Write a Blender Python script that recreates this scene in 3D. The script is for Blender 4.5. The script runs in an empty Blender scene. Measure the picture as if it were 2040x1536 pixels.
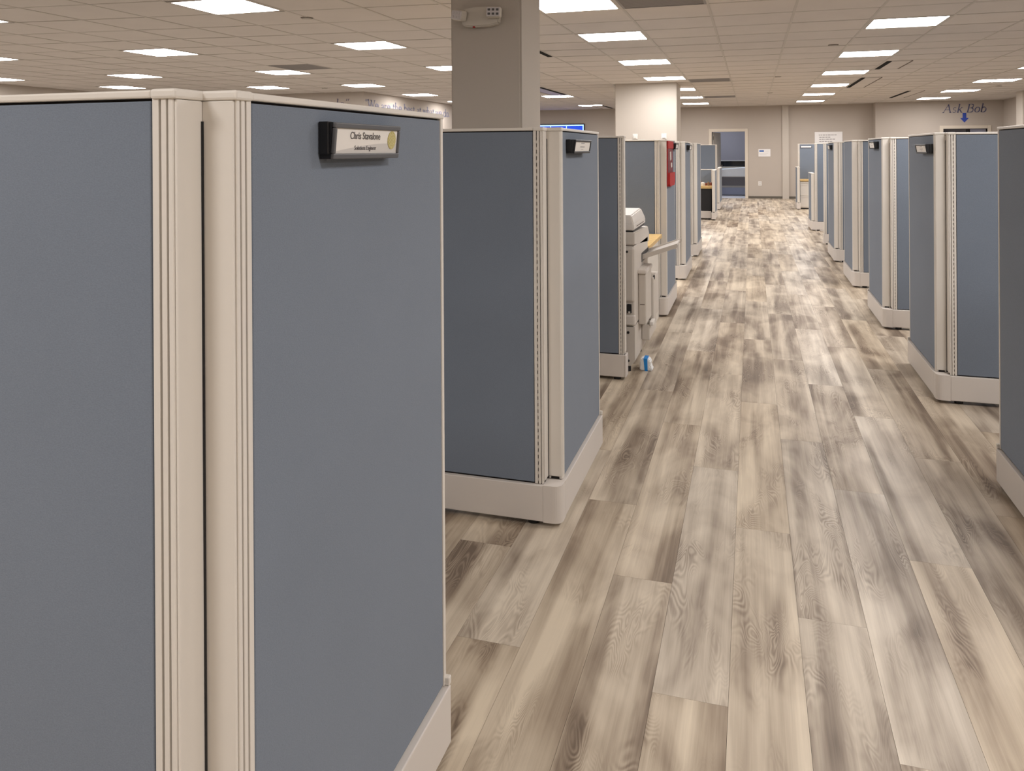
import bpy, bmesh, math, random
from mathutils import Vector, Matrix
random.seed(7)
scene = bpy.context.scene
C = scene.collection

# ------------------------------------------------------------------ camera
FPX, YAW, HORIZON, ROLL = 1564.7, 0.2965, 300.22, 0.006
CAM_H = 1.5
cam_data = bpy.data.cameras.new('camera')
cam = bpy.data.objects.new('camera', cam_data)
C.objects.link(cam)
cam_data.sensor_fit = 'HORIZONTAL'
cam_data.sensor_width = 36.0
cam_data.lens = FPX * 36.0 / 2040.0
cam_data.shift_y = -(768.0 - HORIZON) / 2040.0
cam_data.clip_start = 0.05
cam_data.clip_end = 100
cam.matrix_world = (Matrix.Translation((0, 0, CAM_H)) @ Matrix.Rotation(YAW, 4, 'Z')
                    @ Matrix.Rotation(math.pi / 2, 4, 'X') @ Matrix.Rotation(-ROLL, 4, 'Z'))
scene.camera = cam

# ------------------------------------------------------------------ world, exposure
world = bpy.data.worlds.new('world')
scene.world = world
world.use_nodes = True
world.node_tree.nodes['Background'].inputs[0].default_value = (0.9, 0.95, 1.0, 1)
world.node_tree.nodes['Background'].inputs[1].default_value = 0.15
scene.view_settings.view_transform = 'Standard'
scene.view_settings.look = 'None'
scene.view_settings.gamma = 1.0
scene.view_settings.use_curve_mapping = False
scene.view_settings.exposure = 0.0
PANEL_EMISSION = 32.5
PANEL_COLOUR = (1.0, 0.97, 0.955)
scene.cycles.max_bounces = 5
scene.cycles.adaptive_threshold = 0.06
scene.cycles.caustics_reflective = False
scene.cycles.caustics_refractive = False

# ------------------------------------------------------------------ materials
M = {}


def lin(r, g, b):
    f = lambda v: (v / 255.0 / 12.92) if v <= 10.3 else ((v / 255.0 + 0.055) / 1.055) ** 2.4
    return (f(r), f(g), f(b), 1.0)


def mat(name, col, rough=0.6, spec=0.35, bump=None, vary=None, metallic=0.0, emit=None):
    m = bpy.data.materials.new(name)
    m.use_nodes = True
    nt = m.node_tree
    b = nt.nodes['Principled BSDF']
    b.inputs['Base Color'].default_value = (col[0], col[1], col[2], 1)
    b.inputs['Roughness'].default_value = rough
    b.inputs['Specular IOR Level'].default_value = spec
    b.inputs['Metallic'].default_value = metallic
    if bump or vary:
        tc = nt.nodes.new('ShaderNodeNewGeometry')
    if bump:
        scale, strength, dist = bump
        n = nt.nodes.new('ShaderNodeTexNoise')
        n.inputs['Scale'].default_value = scale
        n.inputs['Detail'].default_value = 3
        nt.links.new(tc.outputs['Position'], n.inputs['Vector'])
        bp = nt.nodes.new('ShaderNodeBump')
        bp.inputs['Strength'].default_value = strength
        bp.inputs['Distance'].default_value = dist
        nt.links.new(n.outputs['Fac'], bp.inputs['Height'])
        nt.links.new(bp.outputs['Normal'], b.inputs['Normal'])
    if vary:
        scale, amt = vary
        n = nt.nodes.new('ShaderNodeTexNoise')
        n.inputs['Scale'].default_value = scale
        n.inputs['Detail'].default_value = 4
        nt.links.new(tc.outputs['Position'], n.inputs['Vector'])
        mr = nt.nodes.new('ShaderNodeMapRange')
        mr.inputs['From Min'].default_value = 0.25
        mr.inputs['From Max'].default_value = 0.75
        mr.inputs['To Min'].default_value = 1 - amt
        mr.inputs['To Max'].default_value = 1 + amt
        nt.links.new(n.outputs['Fac'], mr.inputs['Value'])
        vm = nt.nodes.new('ShaderNodeVectorMath')
        vm.operation = 'SCALE'
        vm.inputs[0].default_value = col[:3]
        nt.links.new(mr.outputs[0], vm.inputs['Scale'])
        nt.links.new(vm.outputs[0], b.inputs['Base Color'])
    if emit:
        b.inputs['Emission Color'].default_value = (emit[0], emit[1], emit[2], 1)
        b.inputs['Emission Strength'].default_value = emit[3]
    M[name] = m
    return m


mat('wall_paint', (0.465, 0.41, 0.36), 0.75, 0.2, bump=(180, 0.08, 0.002), vary=(1.2, 0.02))
mat('column_paint', (0.53, 0.48, 0.425), 0.7, 0.2, bump=(180, 0.08, 0.002))
mat('ceiling_tile', (0.68, 0.635, 0.60), 0.9, 0.1, bump=(160, 0.25, 0.004), vary=(2.5, 0.03))
mat('grid_metal', (0.55, 0.51, 0.465), 0.5, 0.3)
mat('plenum', (0.05, 0.05, 0.05), 0.9, 0.1)
mat('trim', (0.71, 0.665, 0.605), 0.45, 0.4, bump=(900, 0.05, 0.0005))
mat('kick', (0.65, 0.60, 0.555), 0.5, 0.35, bump=(900, 0.05, 0.0005))
mat('shadow_gap', (0.035, 0.03, 0.028), 0.8, 0.2)  # shadow of the gaps around the fabric, put into the core colour
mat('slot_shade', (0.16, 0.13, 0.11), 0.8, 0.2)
mat('baseboard', (0.12, 0.105, 0.085), 0.6, 0.3)
mat('black_plastic', (0.012, 0.012, 0.014), 0.4, 0.4)
mat('grey_plastic', (0.10, 0.10, 0.105), 0.45, 0.4)
mat('white_plastic', (0.74, 0.71, 0.67), 0.4, 0.4)
mat('fixture_white', (0.62, 0.57, 0.50), 0.45, 0.4)
mat('lens_plastic', (0.62, 0.58, 0.58), 0.15, 0.6)
mat('lens_dark', (0.08, 0.075, 0.07), 0.3, 0.5)
mat('copier_plastic', (0.58, 0.53, 0.475), 0.45, 0.35, bump=(700, 0.06, 0.0005))
mat('copier_pale', (0.66, 0.61, 0.56), 0.4, 0.4)
mat('copier_grey', (0.36, 0.33, 0.31), 0.45, 0.4)
mat('paper', (0.78, 0.74, 0.69), 0.7, 0.2)
mat('paper_shade', (0.60, 0.57, 0.54), 0.7, 0.2)
mat('ink', (0.12, 0.11, 0.11), 0.6, 0.2)
mat('ink_soft', (0.34, 0.32, 0.32), 0.6, 0.2)
mat('gold', (0.52, 0.44, 0.14), 0.5, 0.3, vary=(400, 0.35))
mat('gold_line', (0.68, 0.62, 0.36), 0.5, 0.3)
mat('letter_navy', (0.10, 0.105, 0.19), 0.6, 0.2)
mat('letter_blue', (0.035, 0.07, 0.36), 0.5, 0.3)
mat('letter_lilac', (0.25, 0.245, 0.32), 0.6, 0.2)
mat('letter_dusk', (0.13, 0.115, 0.16), 0.6, 0.2)
mat('sign_white', (0.80, 0.78, 0.77), 0.5, 0.3)
mat('sign_blue', (0.02, 0.11, 0.42), 0.5, 0.3)
mat('wood_top', (0.66, 0.45, 0.19), 0.45, 0.35, vary=(30, 0.12))
mat('red_cloth', (0.42, 0.035, 0.035), 0.75, 0.2, bump=(300, 0.2, 0.002))
mat('red_dark', (0.16, 0.012, 0.02), 0.6, 0.3, vary=(60, 0.4))
mat('blue_tape', (0.02, 0.24, 0.66), 0.5, 0.3)
mat('wrap_white', (0.78, 0.78, 0.78), 0.5, 0.3, bump=(60, 0.5, 0.006))
mat('door_paint', (0.52, 0.48, 0.43), 0.55, 0.3)
mat('frame_paint', (0.62, 0.55, 0.46), 0.5, 0.3)
mat('blind', (0.33, 0.31, 0.34), 0.8, 0.2)
mat('glass_dark', (0.008, 0.009, 0.012), 0.08, 0.5)
mat('cloth_daylit', (0.80, 0.84, 0.90), 0.7, 0.2, bump=(12, 0.5, 0.02))  # cool daylight of the room is put into the cover's blue tint
mat('bench_grey', (0.13, 0.125, 0.14), 0.6, 0.3)
mat('bench_blue', (0.24, 0.27, 0.38), 0.6, 0.3)
mat('bounce_carpet', (0.30, 0.265, 0.225), 0.95, 0.1, bump=(250, 0.4, 0.003), vary=(60, 0.15))  # tone chosen for the light it bounces up to the ceiling
mat('carpet', (0.55, 0.56, 0.62), 0.7, 0.3)
mat('grille_grey', (0.30, 0.28, 0.27), 0.6, 0.3)
mat('slot_black', (0.01, 0.009, 0.008), 0.8, 0.1)
mat('lilac', (0.45, 0.43, 0.52), 0.4, 0.4)
mat('hinge', (0.25, 0.2, 0.14), 0.35, 0.5, metallic=0.8)
mat('pane_blue', (0.42, 0.44, 0.58), 0.25, 0.5)
mat('screen_frame_light', (0.4, 0.6, 0.9), 0.4, 0.4, emit=(0.40, 0.62, 1.0, 1.3))
mat('screen_blue', (0.01, 0.05, 0.4), 0.3, 0.4, emit=(0.005, 0.055, 0.62, 1.0))
mat('clutter_red', (0.30, 0.09, 0.05), 0.6, 0.3)
mat('clutter_brown', (0.28, 0.16, 0.09), 0.6, 0.3)
mat('diffuser', (0.9, 0.9, 0.9), 0.6, 0.1, emit=PANEL_COLOUR + (PANEL_EMISSION,))
mat('diffuser_cool', (0.9, 0.9, 0.9), 0.6, 0.1, emit=(0.8, 0.88, 1.0, 34.0))


mat('diffuser_back', (0.8, 0.8, 0.8), 0.6, 0.1)
for _n in ('screen_frame_light', 'screen_blue'):
    M[_n].cycles.emission_sampling = 'NONE'
for _n in ('diffuser', 'diffuser_cool'):
    M[_n].cycles.emission_sampling = 'FRONT'


def fabric_material():
    m = mat('fabric', (0.170, 0.200, 0.248), 0.95, 0.12)
    nt = m.node_tree
    b = nt.nodes['Principled BSDF']
    b.inputs['Sheen Weight'].default_value = 0.15
    b.inputs['Sheen Roughness'].default_value = 0.6
    g = nt.nodes.new('ShaderNodeNewGeometry')
    n = nt.nodes.new('ShaderNodeTexNoise')
    n.inputs['Scale'].default_value = 330
    n.inputs['Detail'].default_value = 3
    mp = nt.nodes.new('ShaderNodeMapping')
    mp.inputs['Scale'].default_value = (1, 1, 1.6)
    nt.links.new(g.outputs['Position'], mp.inputs['Vector'])
    nt.links.new(mp.outputs[0], n.inputs['Vector'])
    n2 = nt.nodes.new('ShaderNodeTexNoise')
    n2.inputs['Scale'].default_value = 3.5
    nt.links.new(g.outputs['Position'], n2.inputs['Vector'])
    ad = nt.nodes.new('ShaderNodeMath')
    ad.operation = 'MULTIPLY_ADD'
    nt.links.new(n2.outputs['Fac'], ad.inputs[0])
    ad.inputs[1].default_value = 0.25
    nt.links.new(n.outputs['Fac'], ad.inputs[2])
    mr = nt.nodes.new('ShaderNodeMapRange')
    mr.inputs['From Min'].default_value = 0.35
    mr.inputs['From Max'].default_value = 0.9
    mr.inputs['To Min'].default_value = 0.9
    mr.inputs['To Max'].default_value = 1.1
    nt.links.new(ad.outputs[0], mr.inputs['Value'])
    vm = nt.nodes.new('ShaderNodeVectorMath')
    vm.operation = 'SCALE'
    vm.inputs[0].default_value = (0.170, 0.200, 0.248)
    nt.links.new(mr.outputs[0], vm.inputs['Scale'])
    nt.links.new(vm.outputs[0], b.inputs['Base Color'])
    bp = nt.nodes.new('ShaderNodeBump')
    bp.inputs['Strength'].default_value = 0.25
    bp.inputs['Distance'].default_value = 0.001
    nt.links.new(n.outputs['Fac'], bp.inputs['Height'])
    nt.links.new(bp.outputs['Normal'], b.inputs['Normal'])
    return m


fabric_material()

# floor plank layout, shared by the geometry and the material
PW, PL, PX0 = 0.203, 1.62, -0.07
GOLD = 0.38196601


def plank_offset(col):
    v = col * GOLD * 1.7
    return (v - math.floor(v)) * PL


def wood_floor_material():
    m = bpy.data.materials.new('wood_floor')
    m.use_nodes = True
    nt = m.node_tree
    L = nt.links
    b = nt.nodes['Principled BSDF']

    def node(t, **kw):
        n = nt.nodes.new(t)
        for k, v in kw.items():
            setattr(n, k, v)
        return n

    def math_(op, a, c=None, d=None):
        n = node('ShaderNodeMath', operation=op)
        for i, v in enumerate((a, c, d)):
            if v is None:
                continue
            if isinstance(v, (int, float)):
                n.inputs[i].default_value = v
            else:
                L.new(v, n.inputs[i])
        return n.outputs[0]

    g = node('ShaderNodeNewGeometry')
    sp = node('ShaderNodeSeparateXYZ')
    L.new(g.outputs['Position'], sp.inputs[0])
    x, y = sp.outputs[0], sp.outputs[1]
    xs = math_('DIVIDE', math_('SUBTRACT', x, PX0), PW)
    col = math_('FLOOR', xs)
    u = math_('MULTIPLY', math_('SUBTRACT', xs, col), PW)
    off = math_('MULTIPLY', math_('FRACT', math_('MULTIPLY', col, GOLD * 1.7)), PL)
    ys = math_('DIVIDE', math_('SUBTRACT', y, off), PL)
    row = math_('FLOOR', ys)
    v = math_('MULTIPLY', math_('SUBTRACT', ys, row), PL)
    cv = node('ShaderNodeCombineXYZ')
    L.new(col, cv.inputs[0])
    L.new(row, cv.inputs[1])
    wn = node('ShaderNodeTexWhiteNoise', noise_dimensions='3D')
    L.new(cv.outputs[0], wn.inputs['Vector'])
    seed = wn.outputs['Value']
    sc = node('ShaderNodeSeparateColor')
    L.new(wn.outputs['Color'], sc.inputs[0])
    s1, s2, s3 = sc.outputs[0], sc.outputs[1], sc.outputs[2]

    def coords(fu, fv, zmul):
        c = node('ShaderNodeCombineXYZ')
        L.new(math_('MULTIPLY_ADD', u, fu, math_('MULTIPLY', s1, 40.0)), c.inputs[0])
        L.new(math_('MULTIPLY_ADD', v, fv, math_('MULTIPLY', s2, 60.0)), c.inputs[1])
        L.new(math_('MULTIPLY', s3, zmul), c.inputs[2])
        return c.outputs[0]

    def noise(vec, detail=3, rough=0.55, dist=0.0):
        n = node('ShaderNodeTexNoise')
        n.inputs['Scale'].default_value = 1.0
        n.inputs['Detail'].default_value = detail
        n.inputs['Roughness'].default_value = rough
        n.inputs['Distortion'].default_value = dist
        L.new(vec, n.inputs['Vector'])
        return n.outputs['Fac']

    def remap(val, a, c, d=0.0, e=1.0):
        n = node('ShaderNodeMapRange')
        n.inputs['From Min'].default_value = a
        n.inputs['From Max'].default_value = c
        n.inputs['To Min'].default_value = d
        n.inputs['To Max'].default_value = e
        L.new(val, n.inputs['Value'])
        return n.outputs[0]

    streak = noise(coords(9.0, 0.55, 30), 3, 0.5, 0.5)
    blotch = noise(coords(5.0, 1.9, 50), 3, 0.5, 0.6)
    fibre = noise(coords(170.0, 3.5, 20), 2, 0.65)
    warp = noise(coords(10.0, 2.0, 70), 2, 0.45, 0.6)
    # cathedral rings, only inside some of the darker patches
    ring = math_('SINE', math_('MULTIPLY', warp, 210.0))
    ring_mask = math_('MULTIPLY', remap(noise(coords(7.0, 1.6, 90), 2), 0.48, 0.62), remap(blotch, 0.62, 0.45))
    t = math_('ADD', math_('MULTIPLY', remap(streak, 0.36, 0.64), 0.56), math_('MULTIPLY', remap(blotch, 0.36, 0.64), 0.44))
    t = math_('ADD', t, math_('MULTIPLY', math_('MULTIPLY', ring, ring_mask), 0.15))
    t = math_('ADD', t, math_('MULTIPLY', math_('SUBTRACT', fibre, 0.5), 0.30))
    t = math_('ADD', t, math_('MULTIPLY', math_('SUBTRACT', seed, 0.5), 0.10))
    # pale chalky streaks
    chalk = remap(noise(coords(16.0, 0.4, 15), 2, 0.55, 0.3), 0.5, 0.7)
    t = math_('ADD', t, math_('MULTIPLY', chalk, 0.22))
    # knots, few and long
    kn = node('ShaderNodeTexVoronoi')
    kn.inputs['Scale'].default_value = 1.0
    L.new(coords(6.0, 0.85, 10), kn.inputs['Vector'])
    ksc = node('ShaderNodeSeparateColor')
    L.new(kn.outputs['Color'], ksc.inputs[0])
    knot = math_('MULTIPLY', remap(kn.outputs['Distance'], 0.02, 0.16, 1.0, 0.0), remap(ksc.outputs[0], 0.62, 0.64))
    t = math_('SUBTRACT', t, math_('MULTIPLY', math_('MULTIPLY', knot, math_('MULTIPLY_ADD', ring, 0.3, 0.7)), 0.34))
    ramp = node('ShaderNodeValToRGB')
    els = ramp.color_ramp.elements
    els[0].position = 0.02
    els[0].color = (0.16, 0.113, 0.077, 1)
    els[1].position = 1.0
    els[1].color = (0.67, 0.565, 0.425, 1)
    for pos, c in ((0.22, (0.255, 0.190, 0.132, 1)), (0.48, (0.405, 0.322, 0.232, 1)), (0.75, (0.545, 0.45, 0.335, 1))):
        e = els.new(pos)
        e.color = c
    L.new(t, ramp.inputs[0])
    # cooler / greyer planks here and there
    mx = node('ShaderNodeMix', data_type='RGBA', blend_type='MIX')
    hs = node('ShaderNodeHueSaturation')
    hs.inputs['Saturation'].default_value = 0.72
    L.new(ramp.outputs[0], hs.inputs['Color'])
    L.new(math_('MULTIPLY', s3, 0.8), mx.inputs[0])
    L.new(ramp.outputs[0], mx.inputs[6])
    L.new(hs.outputs[0], mx.inputs[7])
    L.new(mx.outputs[2], b.inputs['Base Color'])
    L.new(remap(t, 0.0, 1.0, 0.5, 0.36), b.inputs['Roughness'])
    b.inputs['Specular IOR Level'].default_value = 0.35
    bp = node('ShaderNodeBump')
    bp.inputs['Strength'].default_value = 0.15
    bp.inputs['Distance'].default_value = 0.001
    L.new(t, bp.inputs['Height'])
    L.new(bp.outputs['Normal'], b.inputs['Normal'])
    M['wood_floor'] = m


wood_floor_material()

# ------------------------------------------------------------------ mesh helpers


def bx(bm, x0, x1, y0, y1, z0, z1, bevel=0.0, seg=2):
    x0, x1 = min(x0, x1), max(x0, x1)
    y0, y1 = min(y0, y1), max(y0, y1)
    z0, z1 = min(z0, z1), max(z0, z1)
    vs = [bm.verts.new(p) for p in ((x0, y0, z0), (x1, y0, z0), (x1, y1, z0), (x0, y1, z0),
                                    (x0, y0, z1), (x1, y0, z1), (x1, y1, z1), (x0, y1, z1))]
    fs = [bm.faces.new([vs[i] for i in q]) for q in
          ((0, 3, 2, 1), (4, 5, 6, 7), (0, 1, 5, 4), (1, 2, 6, 5), (2, 3, 7, 6), (3, 0, 4, 7))]
    if bevel > 0:
        es = set()
        for f in fs:
            es.update(f.edges)
        bmesh.ops.bevel(bm, geom=list(es), offset=bevel, segments=seg, affect='EDGES', profile=0.5)
    return bm


def prism(bm, pts, axis, a, b_):
    """extrude a polygon: axis 'x' -> pts are (y,z); 'y' -> (x,z); 'z' -> (x,y)"""
    def co(p, t):
        return {'x': (t, p[0], p[1]), 'y': (p[0], t, p[1]), 'z': (p[0], p[1], t)}[axis]
    lo = [bm.verts.new(co(p, a)) for p in pts]
    hi = [bm.verts.new(co(p, b_)) for p in pts]
    n = len(pts)
    bm.faces.new(lo)
    bm.faces.new(list(reversed(hi)))
    for i in range(n):
        j = (i + 1) % n
        bm.faces.new((lo[j], lo[i], hi[i], hi[j]))
    bmesh.ops.recalc_face_normals(bm, faces=bm.faces[:])
    return bm


def cyl(bm, x, y, z0, z1, r, n=16, r2=None):
    r2 = r if r2 is None else r2
    lo = [bm.verts.new((x + r * math.cos(2 * math.pi * i / n), y + r * math.sin(2 * math.pi * i / n), z0)) for i in range(n)]
    hi = [bm.verts.new((x + r2 * math.cos(2 * math.pi * i / n), y + r2 * math.sin(2 * math.pi * i / n), z1)) for i in range(n)]
    bm.faces.new(list(reversed(lo)))
    bm.faces.new(hi)
    for i in range(n):
        j = (i + 1) % n
        bm.faces.new((lo[i], lo[j], hi[j], hi[i]))
    return bm


def obj(name, bm, m, parent=None, loc=None, smooth=False):
    me = bpy.data.meshes.new(name)
    bmesh.ops.recalc_face_normals(bm, faces=bm.faces[:])
    bm.to_mesh(me)
    bm.free()
    me.materials.append(M[m])
    if smooth:
        for p in me.polygons:
            p.use_smooth = True
    o = bpy.data.objects.new(name, me)
    C.objects.link(o)
    if loc:
        o.location = loc
    if parent is not None:
        o.parent = parent
    return o


def box(name, ext, m, parent=None, bevel=0.0, loc=None):
    bm = bmesh.new()
    bx(bm, *ext, bevel=bevel)
    return obj(name, bm, m, parent, loc)


def diffuser(ext, m, parent):
    """sheet whose underside glows"""
    o = box('diffuser', ext, m, parent)
    o.data.materials.append(M['diffuser_back'])
    for p in o.data.polygons:
        p.material_index = 0 if p.normal.z < -0.5 else 1
    return o


def tag(o, label=None, cat=None, group=None, kind=None):
    if label:
        o['label'] = label
    if cat:
        o['category'] = cat
    if group:
        o['group'] = group
    if kind:
        o['kind'] = kind
    return o


def thing(name, loc, label, cat, group=None):
    o = bpy.data.objects.new(name, None)
    o.empty_display_size = 0.1
    C.objects.link(o)
    o.location = loc
    return tag(o, label, cat, group)


def struct(name, ext, m, label=None):
    o = box(name, ext, m)
    o['kind'] = 'structure'
    if label:
        o['label'] = label
    return o


# ------------------------------------------------------------------ room shell
ZC = 2.82
XL_FAR, X_RIGHT, Y_FAR, Y_NEAR = -13.6, 6.63, 25.1, -4.0
YB = 24.65                        # right part of the far wall stands a little forward

floor = struct('floor', (XL_FAR - 0.2, X_RIGHT + 0.2, Y_NEAR - 0.2, Y_FAR + 0.2, -0.14, -0.005), 'plenum')

# planks: the ones that show largest are objects of their own
plank_bm = bmesh.new()
GAP = 0.0004
bx(plank_bm, GAP, PW - GAP, GAP, PL - GAP, -0.004, 0.0)
plank_proto = obj('plank', plank_bm, 'wood_floor', floor)
plank_mesh = plank_proto.data
first = True
rest = bmesh.new()
n_plank = 0
c0 = math.floor((-3.05 - PX0) / PW)
c1 = math.ceil((3.35 - PX0) / PW)
for c in range(c0, c1):
    x0 = PX0 + c * PW
    r0 = math.floor((Y_NEAR - plank_offset(c)) / PL)
    r1 = math.ceil((Y_FAR - plank_offset(c)) / PL)
    for r in range(r0, r1):
        y0 = plank_offset(c) + r * PL
        near = (-1.7 < x0 < 2.1 and 0.0 < y0 + PL and y0 < 21.0) and x0 < 1.5 + y0 * 0.06
        if near and n_plank < 298:
            if first:
                o = plank_proto
                first = False
            else:
                o = bpy.data.objects.new('plank', plank_mesh)
                C.objects.link(o)
                o.parent = floor
            o.location = (x0, y0, 0)
            n_plank += 1
        else:
            ya, yb = max(y0, Y_NEAR), min(y0 + PL, Y_FAR)
            xa, xb = x0, x0 + PW
            if yb - ya > 0.01 and xb - xa > 0.01:
                bx(rest, xa + GAP, xb - GAP, ya + GAP, yb - GAP, -0.004, 0.0)
ro = obj('planks_beyond', rest, 'wood_floor', floor)
ro['kind'] = 'stuff'
struct('floor_added_left', (XL_FAR, PX0 + c0 * PW - 0.001, Y_NEAR, Y_FAR, -0.004, 0.0), 'bounce_carpet')  # unseen carpet, added to cut the bounce light on the ceiling
struct('floor_added_right', (PX0 + c1 * PW + 0.001, X_RIGHT, Y_NEAR, Y_FAR, -0.004, 0.0), 'bounce_carpet')  # same added carpet on the unseen right side

# walls
DX0, DX1, DZ = -1.19, -0.205, 2.045         # opening of the far door
far = bmesh.new()
bx(far, XL_FAR, DX0, Y_FAR, Y_FAR + 0.14, 0, 2.9)
bx(far, DX1, 3.4, Y_FAR, Y_FAR + 0.14, 0, 2.9)
bx(far, DX0, DX1, Y_FAR, Y_FAR + 0.14, DZ, 2.9)
w = obj('wall_far', far, 'wall_paint')
w['kind'] = 'structure'
E0, E1 = 5.145, 6.24                          # opening of the door under the letters
fr = bmesh.new()
bx(fr, 3.4, E0, YB, YB + 0.59, 0, 2.9)
bx(fr, E1, X_RIGHT + 0.14, YB, YB + 0.59, 0, 2.9)
bx(fr, E0, E1, YB, YB + 0.59, 2.04, 2.9)
w = obj('wall_far_right', fr, 'wall_paint')
w['kind'] = 'structure'
struct('wall_right', (X_RIGHT, X_RIGHT + 0.14, Y_NEAR - 0.14, YB, 0, 2.9), 'wall_paint')
struct('wall_near', (XL_FAR - 0.14, X_RIGHT, Y_NEAR - 0.14, Y_NEAR, 0, 2.9), 'wall_paint')
struct('wall_left', (XL_FAR - 0.14, XL_FAR, Y_NEAR, 15.62, 0, 2.9), 'wall_paint')
bm = bmesh.new()
bx(bm, XL_FAR - 0.14, -8.18, 15.62, 15.76, 0, 2.9)
bx(bm, -8.32, -8.18, 15.76, Y_FAR, 0, 2.9)
w = obj('wall_left_corner', bm, 'wall_paint')
w['kind'] = 'structure'

# skirting
for nm, e in (('baseboard_far', (-8.18, DX0 - 0.09, Y_FAR - 0.012, Y_FAR, 0, 0.07)),
              ('baseboard_far_middle', (DX1 + 0.09, 3.4, Y_FAR - 0.012, Y_FAR, 0, 0.07)),
              ('baseboard_far_right', (3.4, E0 - 0.09, YB - 0.012, YB, 0, 0.07))):
    struct(nm, e, 'baseboard')

# columns and the pilaster on the far wall
def column(name, ext, m='column_paint'):
    bm = bmesh.new()
    bx(bm, *ext)
    vert = [e for e in bm.edges if abs(e.verts[0].co.z - e.verts[1].co.z) > 1]
    bmesh.ops.bevel(bm, geom=vert, offset=0.012, segments=2, affect='EDGES')
    o = obj(name, bm, m)
    o['kind'] = 'structure'
    return o


column('column', (-1.842, -1.372, 4.70, 5.16, 0, 2.9))
column('column', (-2.62, -1.405, 15.66, 16.55, 0, 2.9))
column('column', (6.02, 6.5, 20.9, 21.4, 0, 2.9))
struct('trim_1', (0.875, 1.062, Y_FAR - 0.05, Y_FAR, 0, 2.86), 'column_paint')

# ceiling: plenum slab, grid, tiles
ceil = struct('ceiling', (XL_FAR - 0.14, X_RIGHT + 0.14, Y_NEAR - 0.14, Y_FAR + 0.14, 2.9, 3.0), 'plenum')
anchors = {-4: -13.12, -3: -10.47, -2: -7.80, -1: -4.915, 0: -1.925, 1: 1.17, 2: 4.225, 3: 7.3, 4: 10.4, -5: -15.8}


def gx(i):
    k, f = divmod(i, 4)
    return anchors[k] + (anchors[k + 1] - anchors[k]) * f / 4.0


TY = 0.7046


def gy(j, x):
    d = max(0.0, -1.925 - x)
    return 8.75 + TY * j - (0.08 * d + 0.0035 * d * d)


IMIN, IMAX = -17, 12
JMIN, JMAX = -19, 28


def proj(X, Y, Z):
    c, s = math.cos(YAW), math.sin(YAW)
    xc, zc = X * c + Y * s, -X * s + Y * c
    if zc < 0.2:
        return None
    return (1020 + FPX * xc / zc, HORIZON - FPX * (Z - CAM_H) / zc)


# which cells hold lights / grilles: (i, j) = column, row index of the tile grid
light_cells = {}
rows = {
    'F': (8, [(j, None) for j in (-12, -8, -4, 0, 4, 8, 12, 16, 20)]),
    'R': (4, [(j, None) for j in (-16, -12, -8, -4, 0, 4, 8, 12, 16, 20)]),  # unseen near panels, added to light the foreground and aisle faces
    'L': (0, [(j, None) for j in (-14, -3, 0, 4, 8, 12, 16, 20)]),  # first panel is unseen, added to brighten the left foreground
    'M': (-4, [(j, None) for j in (-16, -12, -4, 0, 4, 8, 14, 20)]),  # first panel also unseen, added for the left foreground
    'N': (-8, [(j, None) for j in (-12, -8, -4, 0, 4, 8, 12, 16, 20)]),
    'O': (-12, [(j, None) for j in (-12, -8, -4, 0, 4)]),
    'P': (-11, [(8, None)]),
    'Q': (-16, [(j, None) for j in (-8, -4, 0, 4)]),
    'S': (-15, [(7, None)]),
}
for rn, (i, js) in rows.items():
    for j, _ in js:
        light_cells[(i, j)] = rn
grille_cells = [(1, -3), (1, 9), (1, 16), (-7, 3)]


def in_room(x, y):
    if not (XL_FAR + 0.2 < x < X_RIGHT - 0.2 and Y_NEAR + 0.2 < y < Y_FAR - 0.2):
        return False
    if x < -8.18 - 0.1 and y > 15.62 - 0.1:
        return False
    if x > 3.4 and y > YB - 0.2:
        return False
    return True


cells = []
for i in range(IMIN, IMAX):
    for j in range(JMIN, JMAX):
        xa, xb = gx(i), gx(i + 1)
        quad = [(xa, gy(j, xa)), (xb, gy(j, xb)), (xb, gy(j + 1, xb)), (xa, gy(j + 1, xa))]
        cx, cy = sum(p[0] for p in quad) / 4, sum(p[1] for p in quad) / 4
        if XL_FAR - 0.4 < cx < X_RIGHT + 0.4 and Y_NEAR - 0.4 < cy < Y_FAR + 0.4:
            cells.append((i, j, quad, cx, cy))


def cell_bm(bm, quad, inset, z0, z1):
    cx, cy = sum(p[0] for p in quad) / 4, sum(p[1] for p in quad) / 4
    pts = []
    for (x, y) in quad:
        pts.append((x - math.copysign(inset, x - cx), y - math.copysign(inset, y - cy)))
    lo = [bm.verts.new((x, y, z0)) for x, y in pts]
    hi = [bm.verts.new((x, y, z1)) for x, y in pts]
    bm.faces.new(lo)
    bm.faces.new(list(reversed(hi)))
    for k in range(4):
        l = (k + 1) % 4
        bm.faces.new((lo[l], lo[k], hi[k], hi[l]))


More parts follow.
